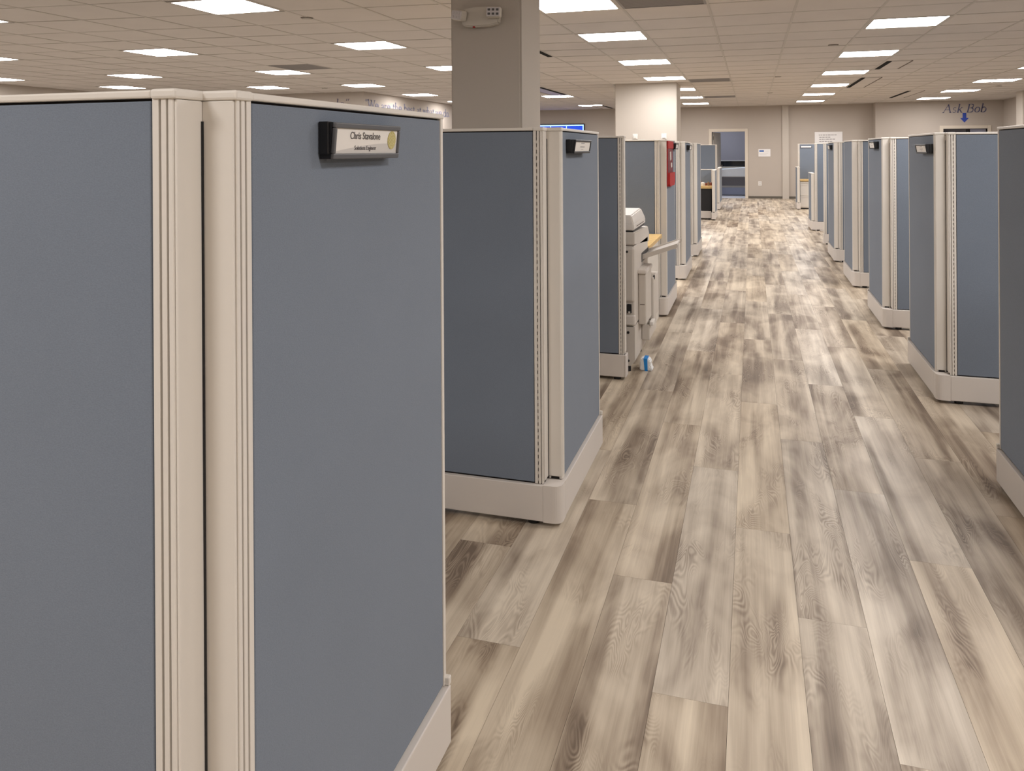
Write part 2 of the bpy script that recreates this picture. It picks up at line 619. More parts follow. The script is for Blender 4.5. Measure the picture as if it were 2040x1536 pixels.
tile_list = []
for (i, j, quad, cx, cy) in cells:
    if (i, j) in light_cells or (i, j) in grille_cells:
        continue
    ps = [proj(x, y, ZC) for x, y in quad]
    vis = all(p is not None for p in ps) and max(p[0] for p in ps) > 0 and min(p[0] for p in ps) < 2040 and max(p[1] for p in ps) > 0
    area = 0
    if vis:
        area = abs(sum(ps[k][0] * ps[(k + 1) % 4][1] - ps[(k + 1) % 4][0] * ps[k][1] for k in range(4)))
    tile_list.append((-area, i, j, quad, cx, cy))
tile_list.sort(key=lambda t: t[0])
rest = bmesh.new()
for k, (a, i, j, quad, cx, cy) in enumerate(tile_list):
    dz = (random.random() - 0.5) * 0.003
    if k < 295 and a < 0:
        bm = bmesh.new()
        cell_bm(bm, [(x - cx, y - cy) for x, y in quad], 0.006, 0.004 + dz, 0.018)
        obj('ceiling_tile', bm, 'ceiling_tile', ceil, (cx, cy, ZC))
    else:
        cell_bm(rest, quad, 0.006, ZC + 0.004 + dz, ZC + 0.018)
ro = obj('ceiling_tiles_beyond', rest, 'ceiling_tile', ceil)
ro['kind'] = 'stuff'
# grid bars
for i in range(IMIN, IMAX + 1):
    x = gx(i)
    if XL_FAR < x < X_RIGHT:
        box('grid_runner', (x - 0.012, x + 0.012, Y_NEAR, Y_FAR, ZC, ZC + 0.012), 'grid_metal', ceil)
for j in range(JMIN, JMAX + 1):
    bm = bmesh.new()
    for i in range(IMIN, IMAX):
        xa, xb = max(gx(i), XL_FAR), min(gx(i + 1), X_RIGHT)
        if xb <= xa:
            continue
        ya, yb = gy(j, xa), gy(j, xb)
        if not (Y_NEAR < (ya + yb) / 2 < Y_FAR):
            continue
        hw = 0.010
        prism(bm, [(xa, ya - hw), (xb, yb - hw), (xb, yb + hw), (xa, ya + hw)], 'z', ZC + 0.0005, ZC + 0.011)
    if len(bm.verts):
        obj('grid_cross_bar', bm, 'grid_metal', ceil)
    else:
        bm.free()

# ------------------------------------------------------------------ ceiling light panels
ORD = ['first', 'second', 'third', 'fourth', 'fifth', 'sixth', 'seventh', 'eighth', 'ninth', 'tenth']
row_text = {
    'F': 'at the far right of the ceiling',
    'R': 'in the row right of the aisle',
    'L': 'in the row right of the near column',
    'M': 'in the row left of the near column',
    'N': 'in the second row left of the column',
    'O': 'in the third row left of the column',
    'P': 'set one tile aside from the third left row',
    'Q': 'in the leftmost row',
    'S': 'just showing over the left foreground panel top',
}
counters = {}
unseen = {}
for (i, j, quad, cx, cy) in sorted(cells, key=lambda c: c[4]):
    rn = light_cells.get((i, j))
    if rn is None:
        continue
    if not in_room(cx, cy):
        continue
    ps = [proj(x, y, ZC) for x, y in quad]
    seen = all(p is not None for p in ps) and max(p[0] for p in ps) > 2 and min(p[0] for p in ps) < 2038 and max(p[1] for p in ps) > 2
    if seen:
        n = counters.get(rn, 0)
        counters[rn] = n + 1
        if rn in 'PS':
            label = 'white ceiling light panel ' + row_text[rn]
        else:
            label = '%s nearest white ceiling light panel %s' % (ORD[n], row_text[rn]) if n else 'nearest white ceiling light panel ' + row_text[rn]
    else:
        n = unseen.get(rn, 0)
        unseen[rn] = n + 1
        label = 'unseen ceiling light panel added for lighting, %s %s' % (ORD[n], row_text[rn])
    t = thing('ceiling_light', (cx, cy, ZC), label, 'ceiling light', 'square ceiling light panels')
    q = [(x - cx, y - cy) for x, y in quad]
    bm = bmesh.new()
    xa, xb = q[0][0], q[1][0]
    ya = (q[0][1] + q[1][1]) / 2
    yb = (q[2][1] + q[3][1]) / 2
    for e in ((xa + .008, xa + .036, ya + .008, yb - .008), (xb - .036, xb - .008, ya + .008, yb - .008),
              (xa + .036, xb - .036, ya + .008, ya + .036), (xa + .036, xb - .036, yb - .036, yb - .008)):
        bx(bm, *e, -0.002, 0.02)
    obj('frame', bm, 'grid_metal', t)
    diffuser((xa + .036, xb - .036, ya + .036, yb - .036, 0.001, 0.02), 'diffuser', t)

gl = {(1, -3): 'large grey return air grille at the top edge of the photo',
      (1, 9): 'grey air grille beside the wide far column',
      (1, 16): 'farthest thin grey air grille before the far door',
      (-7, 3): 'grey air grille left of the near column among the lights'}
for (i, j, quad, cx, cy) in cells:
    if (i, j) in grille_cells:
        t = thing('air_grille', (cx, cy, ZC), gl[(i, j)], 'air grille', 'grey ceiling grilles')
        q = [(x - cx, y - cy) for x, y in quad]
        xa, xb = q[0][0], q[1][0]
        ya, yb = (q[0][1] + q[1][1]) / 2, (q[2][1] + q[3][1]) / 2
        bm = bmesh.new()
        for e in ((xa + .008, xa + .03, ya + .008, yb - .008), (xb - .03, xb - .008, ya + .008, yb - .008),
                  (xa + .03, xb - .03, ya + .008, ya + .03), (xa + .03, xb - .03, yb - .03, yb - .008)):
            bx(bm, *e, -0.002, 0.02)
        obj('frame', bm, 'grille_grey', t)
        box('backing', (xa + .03, xb - .03, ya + .03, yb - .03, 0.012, 0.02), 'slot_shade', t)
        bm = bmesh.new()
        n = 22
        for k in range(n):
            yy = ya + .034 + (yb - ya - .068) * k / n
            bx(bm, xa + .03, xb - .03, yy, yy + .018, 0.0, 0.006)
        s = obj('louvres', bm, 'grille_grey', t)
        s['kind'] = 'stuff'

slots = [
    (2.0, 13.05, 14.28, 1, 'short black slot diffuser by the second right aisle light'),
    (1.995, 15.93, 18.35, 1, 'black slot diffuser right of the fourth aisle light'),
    (3.47, 19.95, 22.5, 1, 'black slot diffuser near the far right corner of the ceiling'),
    (-2.71, 8.4, 10.74, -1, 'black slot diffuser starting behind the near column'),
    (-4.235, 15.9, 18.3, -1, 'black slot diffuser with a lilac blade behind the near column'),
    (-4.225, 22.95, 24.75, -1, 'black slot diffuser ending at the far wall left of the wide column'),
]
for x, ya, yb, side, label in slots:
    t = thing('slot_diffuser', (x, (ya + yb) / 2, ZC), label, 'air vent', 'linear slot diffusers')
    h = (yb - ya) / 2
    box('slot', (-0.035, 0.035, -h, h, -0.004, 0.004), 'slot_black', t)
    box('blade', (0.035 * side, 0.30 * side, -h, h, -0.006, 0.002), 'lilac' if 'lilac' in label else 'ceiling_tile', t)
    box('edge_rail', (0.30 * side, 0.325 * side, -h, h, -0.008, 0.002), 'slot_shade', t)

caps = [(-4.19, 6.82, 'round sprinkler cap left of the near column'), (-8.47, 14.45, 'round sprinkler cap above the wall lettering'),
        (1.0, 10.77, 'dark round sprinkler cap beside the right aisle lights'), (0.46, 15.12, 'dark round sprinkler cap over the far aisle'),
        (5.06, 19.12, 'round sprinkler cap between the far right lights'), (0.41, 19.4, 'small dark sprinkler cap nearest the far wall')]
for x, y, label in caps:
    t = thing('sprinkler_cap', (x, y, ZC), label, 'sprinkler', 'sprinkler caps')
    bm = bmesh.new()
    cyl(bm, 0, 0, -0.012, 0.0, 0.05, 20)
    obj('cap', bm, 'grid_metal', t, smooth=False)
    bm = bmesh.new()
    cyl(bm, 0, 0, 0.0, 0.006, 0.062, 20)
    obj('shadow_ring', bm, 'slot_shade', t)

# ------------------------------------------------------------------ cubicle panels
T = 0.062


def panel(loc, U, V, L, H, label, group, corner=False, slotted=False, kick=True, z_low=0.0, far_trim=0.014, feet=True, closed=False):
    """corner end at the origin; runs along U; front face at depth 0, thickness along V"""
    t = thing('cubicle_panel', (loc[0], loc[1], 0), label, 'cubicle panel', group)

    def b(bm, a0, a1, d0, d1, z0, z1, bevel=0.0):
        p = (a0 * U[0] + d0 * V[0], a0 * U[1] + d0 * V[1])
        q = (a1 * U[0] + d1 * V[0], a1 * U[1] + d1 * V[1])
        bx(bm, p[0], q[0], p[1], q[1], z0, z1, bevel)

    def part(name, m, *args, parent=t, bevel=0.0):
        bm = bmesh.new()
        for a in args:
            b(bm, *a, bevel=bevel)
        return obj(name, bm, m, parent)

    zk = 0.165 if kick else z_low
    e0 = 0.036
    part('core', 'shadow_gap', (0.004, L - 0.004, 0.010, T - 0.010, max(0.03, z_low), H - 0.008))
    part('fabric_panel', 'fabric', (e0 + 0.003, L - far_trim - 0.004, 0.001, 0.011, zk + 0.006, H - 0.016), bevel=0.0025)
    part('fabric_panel', 'fabric', (e0 + 0.003, L - far_trim - 0.004, T - 0.011, T - 0.001, zk + 0.006, H - 0.016), bevel=0.0025)
    part('end_post', 'trim', (0.0, e0, 0.013, T - 0.013, zk + 0.012, H - 0.012))
    z0 = zk + 0.002
    for d0, d1 in ((0.0, 0.014), (T - 0.014, T)):
        part('post_strip', 'trim', (0.0, 0.0085, d0, d1, z0, H - 0.012), bevel=0.002)
        part('post_strip', 'trim', (0.0115, 0.0205, d0, d1, z0, H - 0.012), bevel=0.001)
        part('post_strip', 'trim', (0.0245, e0, d0, d1, z0, H - 0.012), bevel=0.001)
    part('groove', 'slot_shade', (0.008, 0.026, 0.0085, 0.0125, z0, H - 0.03))
    if slotted:
        bm = bmesh.new()
        z = z0 + 0.01
        while z < H - 0.05:
            b(bm, 0.020, 0.025, 0.003, 0.009, z, z + 0.011)
            z += 0.026
        obj('slotted_strip', bm, 'trim', t)
    part('end_cap', 'trim', (-0.005, 0.0, 0.003, T - 0.003, zk + 0.014, H - 0.014), bevel=0.002)
    part('far_trim', 'trim', (L - far_trim, L, 0.0, T, zk, H - 0.010), bevel=0.002)
    part('top_cap', 'trim', (0.036, L, -0.003, T + 0.003, H - 0.012, H), bevel=0.003)
    part('post_cap', 'trim', (-0.008, 0.036, -0.005, T + 0.005, H - 0.0135, H + 0.0015), bevel=0.004)
    if corner:
        part('connector', 'black_plastic', (-0.007, 0.001, T - 0.007, T + 0.0015, 0.17, H - 0.045))
    if kick:
        part('kick_plate', 'kick', (0.0, L, -0.013, 0.008, 0.022, 0.165), bevel=0.003)
        part('kick_plate', 'kick', (0.0, L, T - 0.008, T + 0.013, 0.022, 0.165), bevel=0.003)
        part('clip', 'trim', (L - 0.010, L + 0.006, -0.012, 0.004, 0.166, 0.186), bevel=0.003)
        if closed:
            part('kick_end', 'kick', (-0.014, 0.0, -0.013, T + 0.013, 0.022, 0.165), bevel=0.004)
        if corner:
            # rounded corner kick filling the notch between the two panels of an L
            w_, r = T + 0.013, 0.035
            lo, hi = -0.013, T
            pts = [(0.0, lo)]
            for k in range(7):
                a = -math.pi / 2 - k * (math.pi / 2) / 6
                pts.append((-w_ + r + r * math.cos(a), lo + r + r * math.sin(a)))
            pts += [(-w_, hi), (0.0, hi)]
            bm = bmesh.new()
            prism(bm, [(p[0] * U[0] + p[1] * V[0], p[0] * U[1] + p[1] * V[1]) for p in pts], 'z', 0.020, 0.167)
            obj('kick_corner', bm, 'kick', t)
    if feet:
        for a in (0.05, L - 0.05):
            bm = bmesh.new()
            cyl(bm, a * U[0] + T / 2 * V[0], a * U[1] + T / 2 * V[1], 0.0, 0.05, 0.024, 14)
            obj('foot', bm, 'black_plastic', t)
    return t


LEFT = ((-1, 0), (0, 1))
RIGHT = ((1, 0), (0, 1))
AISLE_L = ((0, 1), (-1, 0))
AISLE_R = ((0, 1), (1, 0))
XE_L, XB_L = -0.803, -0.741
XE_R, XB_R = 1.105, 1.043
HP = 1.592
GCROSS = 'tall panels across the cubicle rows'
GAISLE = 'tall panels along the aisle'

# left of the aisle
panel((XE_L, 0.945), *LEFT, 1.7, HP, 'large blue panel filling the left edge of the photo', GCROSS, corner=True)
panel((XB_L, 1.009), *AISLE_L, 0.825, HP, 'large blue panel with the big nameplate in the left foreground', GAISLE)
panel((XE_L, 3.035), *LEFT, 1.7, HP, 'dark blue panel in front of the near column, behind the foreground panel', GCROSS, corner=True, slotted=True)
panel((XB_L, 3.10), *AISLE_L, 0.82, HP, 'blue aisle panel with a small nameplate just right of the near column', GAISLE)
panel((XE_L, 5.105), *LEFT, 0.52, HP, 'narrow dark blue panel right in front of the copier', GCROSS, slotted=True, closed=True)
panel((XE_L, 7.14), *LEFT, 1.7, HP, 'blue panel rising behind the copier', GCROSS, corner=True)
panel((XB_L, 7.205), *AISLE_L, 0.82, HP, 'aisle panel with the red hanging pouch', GAISLE)
panel((XE_L, 9.205), *LEFT, 1.7, HP, 'cross panel right behind the red pouch panel', GCROSS, corner=True)
panel((XB_L, 9.27), *AISLE_L, 0.82, HP, 'left aisle panel next after the red pouch panel', GAISLE)
panel((XE_L, 11.275), *LEFT, 1.7, HP, 'farthest tall cross panel in the left row before the low desk', GCROSS, corner=True)
panel((XB_L, 11.34), *AISLE_L, 0.82, HP, 'farthest tall aisle panel in the left row', GAISLE)

# right of the aisle
panel((XE_R, 3.07), *RIGHT, 1.7, HP, 'cross panel of the nearest right cubicle, off the right edge', GCROSS, corner=True)
panel((XB_R, 3.135), *AISLE_R, 0.83, HP, 'blue aisle panel cut off by the right edge of the photo', GAISLE)
panel((XE_R, 5.155), *RIGHT, 1.7, HP, 'dark blue cross panel beneath the blue arrow sign', GCROSS, corner=True, slotted=True)
panel((XB_R, 5.22), *AISLE_R, 0.82, HP, 'right aisle panel with the largest right-hand nameplate', GAISLE)
panel((XE_R, 7.14), *RIGHT, 1.7, HP, 'blue cross panel just left of the nearest right-hand nameplate', GCROSS, corner=True, slotted=True)
panel((XB_R, 7.205), *AISLE_R, 0.82, HP, 'right aisle panel with the second largest right-hand nameplate', GAISLE)
panel((XE_R, 9.19), *RIGHT, 1.7, HP, 'narrow blue cross panel just left of the second nearest right-hand nameplate', GCROSS, corner=True)
panel((XB_R, 9.255), *AISLE_R, 0.82, HP, 'right aisle panel without a nameplate, between two that have one', GAISLE)
panel((XE_R, 11.19), *RIGHT, 1.7, HP, 'thin blue cross panel behind the right aisle panel without nameplate', GCROSS, corner=True)
panel((XB_R, 11.255), *AISLE_R, 0.82, HP, 'farthest tall right aisle panel, with the smallest nameplate', GAISLE)
panel((1.078, 13.2), *RIGHT, 1.7, HP, 'cross panel with a bare end behind the smallest right nameplate', GCROSS, closed=True)
panel((XE_R, 15.39), *RIGHT, 1.7, HP + 0.01, 'tall cross panel beside the low right aisle panel', GCROSS, corner=True)
panel((XB_R, 15.455), *AISLE_R, 0.75, 1.05, 'low blue aisle panel in the far right row', 'low panels')
# filing-cabinet station, far right
panel((1.065, 20.62), *AISLE_R, 0.75, 1.05, 'low cream-edged panel left of the filing cabinet', 'low panels', closed=True, feet=False)
panel((1.135, 21.44), *RIGHT, 0.52, 1.63, 'blue panel with a white label strip behind the filing cabinet', GCROSS)
# low desk station, far left
panel((-0.752, 17.14), *AISLE_L, 0.9, 1.06, 'low aisle panel end beside the wooden desk at far left', 'low panels', closed=True, feet=False)
panel((-0.835, 18.02), *LEFT, 1.6, 1.06, 'low blue panel behind the wooden desk at far left', 'low panels')
panel((-0.835, 20.08), *LEFT, 1.6, 1.62, 'small square blue panel top in front of the far doorway', GCROSS, corner=True)
panel((-0.773, 20.145), *AISLE_L, 1.55, 1.035, 'low aisle panel running up to the far doorway', 'low panels')


# ------------------------------------------------------------------ nameplates
def text_mesh(name, body, size, m, parent, loc, rot, align='CENTER', shear=0.0):
    cu = bpy.data.curves.new(name, 'FONT')
    cu.body = body
    cu.size = size
    cu.align_x = align
    cu.shear = shear
    cu.extrude = 0.0003
    tmp = bpy.data.objects.new(name + '_tmp', cu)
    C.objects.link(tmp)
    bpy.context.view_layer.update()
    me = bpy.data.meshes.new_from_object(tmp.evaluated_get(bpy.context.evaluated_depsgraph_get()))
    bpy.data.objects.remove(tmp)
    bpy.data.curves.remove(cu)
    me.name = name
    me.materials.clear()
    me.materials.append(M[m])
    o = bpy.data.objects.new(name, me)
    C.objects.link(o)
    o.parent = parent
    o.location = loc
    o.rotation_euler = rot
    return o


def nameplate(side, xface, y0, y1, z0, z1, label, big=False):
    """side -1: on the left row (faces +x), 1: on the right row (faces -x). The face leans out at the top."""
    w, h = y1 - y0, z1 - z0
    s = -side                                    # direction out of the panel
    t = thing('nameplate', (xface, (y0 + y1) / 2, z0), label, 'nameplate', 'nameplates on the aisle panels')
    dt, db = (0.027, 0.021) if big else (0.036, 0.027)                        # depth at top and bottom
    # black wedge body
    bm = bmesh.new()
    prism(bm, [(0, 0), (s * db, 0), (s * dt, h), (0, h)], 'y', -w / 2, w / 2)
    obj('body', bm, 'black_plastic', t)
    # hook over the back
    bm = bmesh.new()
    bx(bm, 0, s * 0.02, -w / 2 - 0.004, -w / 2 + 0.012, h * 0.12, h * 1.02, 0.002)
    obj('clip', bm, 'black_plastic', t)
    # face group in its own frame: local x along the width, local y up, local z outwards
    ang = math.atan2(dt - db, h)
    up = Vector((s * math.sin(ang), 0, math.cos(ang)))
    out = Vector((s * math.cos(ang), 0, -math.sin(ang)))
    right = up.cross(out)
    hh = h / math.cos(ang)
    R = Matrix((right, up, out)).transposed().to_4x4()
    R.translation = Vector((s * (db + dt) / 2, 0, h / 2))

    def face(name, rects, z0_, z1_, m, bevel=0.0):
        bm = bmesh.new()
        for r in rects:
            bx(bm, r[0], r[1], r[2], r[3], z0_, z1_, bevel)
        bmesh.ops.transform(bm, matrix=R, verts=bm.verts[:])
        return obj(name, bm, m, t)

    e = 0.010 if big else 0.009
    a, b_ = w / 2, hh / 2
    face('frame', [(-a, a, b_ - e, b_), (-a, a, -b_, -b_ + e), (-a, -a + e * 0.8, -b_ + e, b_ - e), (a - e * 0.8, a, -b_ + e, b_ - e)],
         0, 0.007, 'grey_plastic' if big else 'black_plastic', 0.002)
    card = face('card', [(-a + e * .7, a - e * .7, -b_ + e * .9, b_ - e * .9)], 0, 0.003, 'paper')
    if big:
        # lower grey sweep of the card
        bm = bmesh.new()
        pts = [(-a + .01, -b_ + .0105)]
        for k in range(13):
            f = k / 12
            pts.append((-a + .01 + f * (2 * a - .02), -b_ + .014 + 0.016 * math.sin(f * math.pi * 0.55)))
        pts.append((a - .01, -b_ + .0105))
        prism(bm, pts, 'z', 0.003, 0.0032)
        bmesh.ops.transform(bm, matrix=R, verts=bm.verts[:])
        obj('card_sweep', bm, 'paper_shade', card)
        rot = R.to_euler()
        def at(x, y, z):
            return (R @ Vector((x, y, z)))
        text_mesh('name_lettering', 'Chris Stavalone', 0.0195, 'ink', card, at(-0.012, 0.004, 0.0036), rot)
        text_mesh('role_lettering', 'Solutions Engineer', 0.0118, 'ink', card, at(-0.010, -0.0165, 0.0036), rot)
        bm = bmesh.new()
        cyl(bm, a - 0.033, 0.0035, 0.0034, 0.004, 0.0185, 28)
        bmesh.ops.transform(bm, matrix=R, verts=bm.verts[:])
        em = obj('emblem', bm, 'gold', card)
        bm = bmesh.new()
        for k in range(-3, 4):
            d = k * 0.0052
            l = math.sqrt(max(0, 0.0172 ** 2 - d * d))
            for s_ in (1, -1):
                mm = Matrix.Translation((a - 0.033, 0.0035, 0.0041)) @ Matrix.Rotation(s_ * math.pi / 4, 4, 'Z')
                q = bmesh.new()
                bx(q, d - .0005, d + .0005, -l, l, 0, .0003)
                bmesh.ops.transform(q, matrix=mm, verts=q.verts[:])
                tmp = bpy.data.meshes.new('tmp')
                q.to_mesh(tmp)
                q.free()
                bm.from_mesh(tmp)
                bpy.data.meshes.remove(tmp)
        bmesh.ops.transform(bm, matrix=R, verts=bm.verts[:])
        obj('emblem_lines', bm, 'gold_line', card)
    else:
        bm = bmesh.new()
        for yy, l, hgt in ((b_ * 0.42, w * 0.2, .0035), (-b_ * 0.12, w * 0.27, .004), (-b_ * 0.45, w * 0.14, .002)):
            bx(bm, -l / 2, l / 2, yy, yy + hgt, 0.003, 0.0034)
        bmesh.ops.transform(bm, matrix=R, verts=bm.verts[:])
        obj('lettering', bm, 'ink_soft', card)
    return t


nameplate(-1, XB_L, 1.245, 1.515, 1.487, 1.553, 'large dark-framed nameplate with a gold emblem on the foreground panel', big=True)
nameplate(-1, XB_L, 3.20, 3.53, 1.488, 1.545, 'black-framed nameplate on the aisle panel right of the near column')
nameplate(-1, XB_L, 7.73, 8.0, 1.505, 1.562, 'small nameplate right beside the red hanging pouch')
nameplate(-1, XB_L, 9.5, 9.82, 1.495, 1.553, 'tiny nameplate on the left panel beyond the red pouch')
nameplate(1, XB_R, 5.27, 5.58, 1.468, 1.525, 'nearest nameplate on the right row of panels')
nameplate(1, XB_R, 7.38, 7.68, 1.498, 1.56, 'second nearest nameplate on the right row of panels')
nameplate(1, XB_R, 11.45, 11.75, 1.49, 1.55, 'smallest and farthest nameplate on the right row of panels')


# ------------------------------------------------------------------ copier
def copier():
    ox, oy = -1.07, 5.27
    t = thing('photocopier', (ox, oy, 0), 'cream office photocopier standing behind the narrow dark blue panel', 'photocopier')

    def p(name, m, x0, x1, y0, y1, z0, z1, bevel=0.006, parent=t):
        return box(name, (x0 - ox, x1 - ox, y0 - oy, y1 - oy, z0, z1), m, parent, bevel)

    XR = -0.757
    bm = bmesh.new()
    prism(bm, [(-1.38 - ox, .05), (XR - .03 - ox, .05), (XR - ox, .085), (XR - ox, .312), (-1.38 - ox, .312)], 'y', 0.0, 0.68)
    base = obj('base_cabinet', bm, 'copier_plastic', t)
    for zz in (.085, .275):
        bm = bmesh.new()
        cyl(bm, 0, 0, 0, .004, .009, 12)
        bmesh.ops.transform(bm, matrix=Matrix.Translation((XR - .045 - ox, 0.0005, zz)) @ Matrix.Rotation(math.pi / 2, 4, 'X'), verts=bm.verts[:])
        obj('screw', bm, 'black_plastic', base)
    p('body', 'copier_plastic', -1.38, XR, 5.272, 5.98, .318, .856, .010)
    p('rounded_cover', 'copier_pale', -.822, XR + .004, 5.262, 5.30, .322, .395, .012)
    p('rounded_cover', 'copier_plastic', -.835, XR + .003, 5.258, 5.33, .478, .85, .018)
    p('latch', 'black_plastic', -.808, -.778, 5.262, 5.275, .405, .465, .003)
    p('latch_cap', 'copier_pale', -.80, -.786, 5.258, 5.264, .405, .418, .002)
    bm = bmesh.new()
    cyl(bm, 0, 0, 0, .004, .008, 12)
    bmesh.ops.transform(bm, matrix=Matrix.Translation((-.805 - ox, -.011, .818)) @ Matrix.Rotation(math.pi / 2, 4, 'X'), verts=bm.verts[:])
    obj('screw', bm, 'black_plastic', t)
    p('joint', 'slot_shade', -1.37, XR - .004, 5.276, 5.97, .855, .862, 0)
    # scanner with a sloping far edge
    bm = bmesh.new()
    prism(bm, [(0.0, .861), (.78, .80), (.80, .865), (.72, .925), (0.0, .948)], 'x', -1.38 - ox, XR - ox)
    bmesh.ops.bevel(bm, geom=bm.edges[:], offset=.006, segments=2, affect='EDGES')
    obj('scanner', bm, 'copier_plastic', t)
    # document feeder, tapering upwards
    bm = bmesh.new()
    lo = [(-1.36, .008), (XR - .004, .008), (XR - .004, .60), (-1.36, .60)]
    hi = [(-1.33, .02), (XR - .022, .02), (XR - .022, .50), (-1.33, .50)]
    vl = [bm.verts.new((x - ox, y, .957)) for x, y in lo]
    vm_ = [bm.verts.new((x - ox, y, 1.0)) for x, y in lo]
    vh = [bm.verts.new((x - ox, y, 1.06 + (.015 if k > 1 else 0))) for k, (x, y) in enumerate(hi)]
    bm.faces.new(list(reversed(vl)))
    bm.faces.new(vh)
    for k in range(4):
        l = (k + 1) % 4
        bm.faces.new((vl[k], vl[l], vm_[l], vm_[k]))
        bm.faces.new((vm_[k], vm_[l], vh[l], vh[k]))
    bmesh.ops.bevel(bm, geom=bm.edges[:], offset=.007, segments=2, affect='EDGES')
    adf = obj('document_feeder', bm, 'copier_pale', t)
    box('hinge_line', (XR - .006 - ox, XR - .002 - ox, .14, .5, .975, .979), 'slot_shade', adf)
    p('joint', 'black_plastic', -1.35, XR - .008, 5.285, 5.84, .947, .958, 0)
    # aisle side: bypass unit, side doors, lower box
    p('bypass_unit', 'copier_plastic', XR, -.703, 5.44, 5.74, .295, .645, .008)
    p('bypass_lid', 'copier_pale', XR - .004, -.697, 5.425, 5.76, .645, .675, .008)
    p('bypass_seam', 'slot_shade', -.745, -.712, 5.4385, 5.442, .432, .436, 0)
    p('side_door', 'copier_plastic', XR, -.688, 5.75, 6.06, .27, .575, .010)
    p('door_grip', 'black_plastic', -.694, -.684, 5.78, 5.80, .555, .585, .002)
    p('door_release', 'white_plastic', -.703, -.675, 5.60, 5.72, .255, .285, .006)
    p('lower_unit', 'copier_plastic', XR, -.70, 5.60, 6.02, .15, .262, .008)
    # output tray sloping up towards the aisle
    bm = bmesh.new()
    prism(bm, [(-.80 - ox, .705), (-.52 - ox, .812), (-.52 - ox, .826), (-.80 - ox, .718)], 'y', 5.66 - oy, 6.02 - oy)
    tray = obj('output_tray', bm, 'copier_pale', t)
    for ya, yb in ((5.65, 5.668), (6.012, 6.03)):
        bm = bmesh.new()
        prism(bm, [(-.80 - ox, .70), (-.51 - ox, .806), (-.51 - ox, .836), (-.80 - ox, .735)], 'y', ya - oy, yb - oy)
        obj('tray_lip', bm, 'copier_plastic', tray)
    p('tray_end', 'white_plastic', -.56, -.515, 5.66, 5.72, .795, .812, .004, parent=tray)
    p('exit_slot', 'black_plastic', XR - .002, XR + .002, 5.62, 6.0, .70, .765, 0)
    for cx, cy in ((-1.3, 5.34), (-.82, 5.34), (-1.3, 5.88), (-.82, 5.88)):
        bm = bmesh.new()
        cyl(bm, cx - ox, cy - oy, 0.0, .052, .026, 14)
        obj('caster', bm, 'black_plastic', t)
    return t


copier()

t = thing('wrapped_pack', (-0.703, 5.40, 0), 'small white wrapped pack with blue tape on the floor by the copier', 'packet')
bm = bmesh.new()
prism(bm, [(-.036, 0), (.050, 0), (.046, .02), (.036, .03), (.038, .066), (.016, .082), (-.026, .082), (-.036, .062), (-.038, .02)], 'y', -.04, .045)
bmesh.ops.bevel(bm, geom=bm.edges[:], offset=.006, segments=2, affect='EDGES')
obj('pack', bm, 'wrap_white', t)
bm = bmesh.new()
prism(bm, [(-.002, .0), (.018, .0), (.016, .0835), (-.010, .0835)], 'y', -.0415, .0465)
obj('tape', bm, 'blue_tape', t)

# worktop in front of the panel behind the copier
t = thing('worktop', (-1.5, 6.62, 0), 'light wood worktop showing between copier and blue panel', 'worktop')
bm = bmesh.new()
prism(bm, [(-.85, -.45), (.70, -.45), (.725, -.40), (.725, .495), (-.85, .495)], 'z', .715, .745)
obj('top', bm, 'wood_top', t)
box('edge_band', (-.84, .70, -.447, .49, .703, .716), 'black_plastic', t)
box('end_panel', (.66, .695, -.30, .48, 0.0, .704), 'trim', t, 0.003)
box('end_panel', (-.83, -.795, -.30, .48, 0.0, .704), 'trim', t, 0.003)

# red hanging pouch on the aisle panel
t = thing('hanging_pouch', (XB_L, 7.46, 1.165), 'red cloth hanging pouch on a left aisle panel', 'pouch')
box('backing', (0.0, 0.008, -.235, .255, 0.0, .415), 'red_cloth', t, .003)
box('top_band', (0.008, 0.016, -.235, .255, .345, .415), 'red_cloth', t, .003)
box('window', (0.008, 0.011, -.215, .235, .12, .345), 'red_dark', t)
bm = bmesh.new()
prism(bm, [(-.235, .02), (-.2, 0.0), (.2, .0), (.255, .03), (.255, .12), (-.235, .125)], 'x', .008, .03)
obj('pocket', bm, 'red_cloth', t)
for yy, zz, hh in ((-.02, .235, .085), (.06, .165, .05)):
    bm = bmesh.new()
    prism(bm, [(yy - .03, zz), (yy + .04, zz + .01), (yy + .03, zz + hh), (yy - .035, zz + hh * .9)], 'x', .011, .017)
    obj('white_slip', bm, 'paper', t)

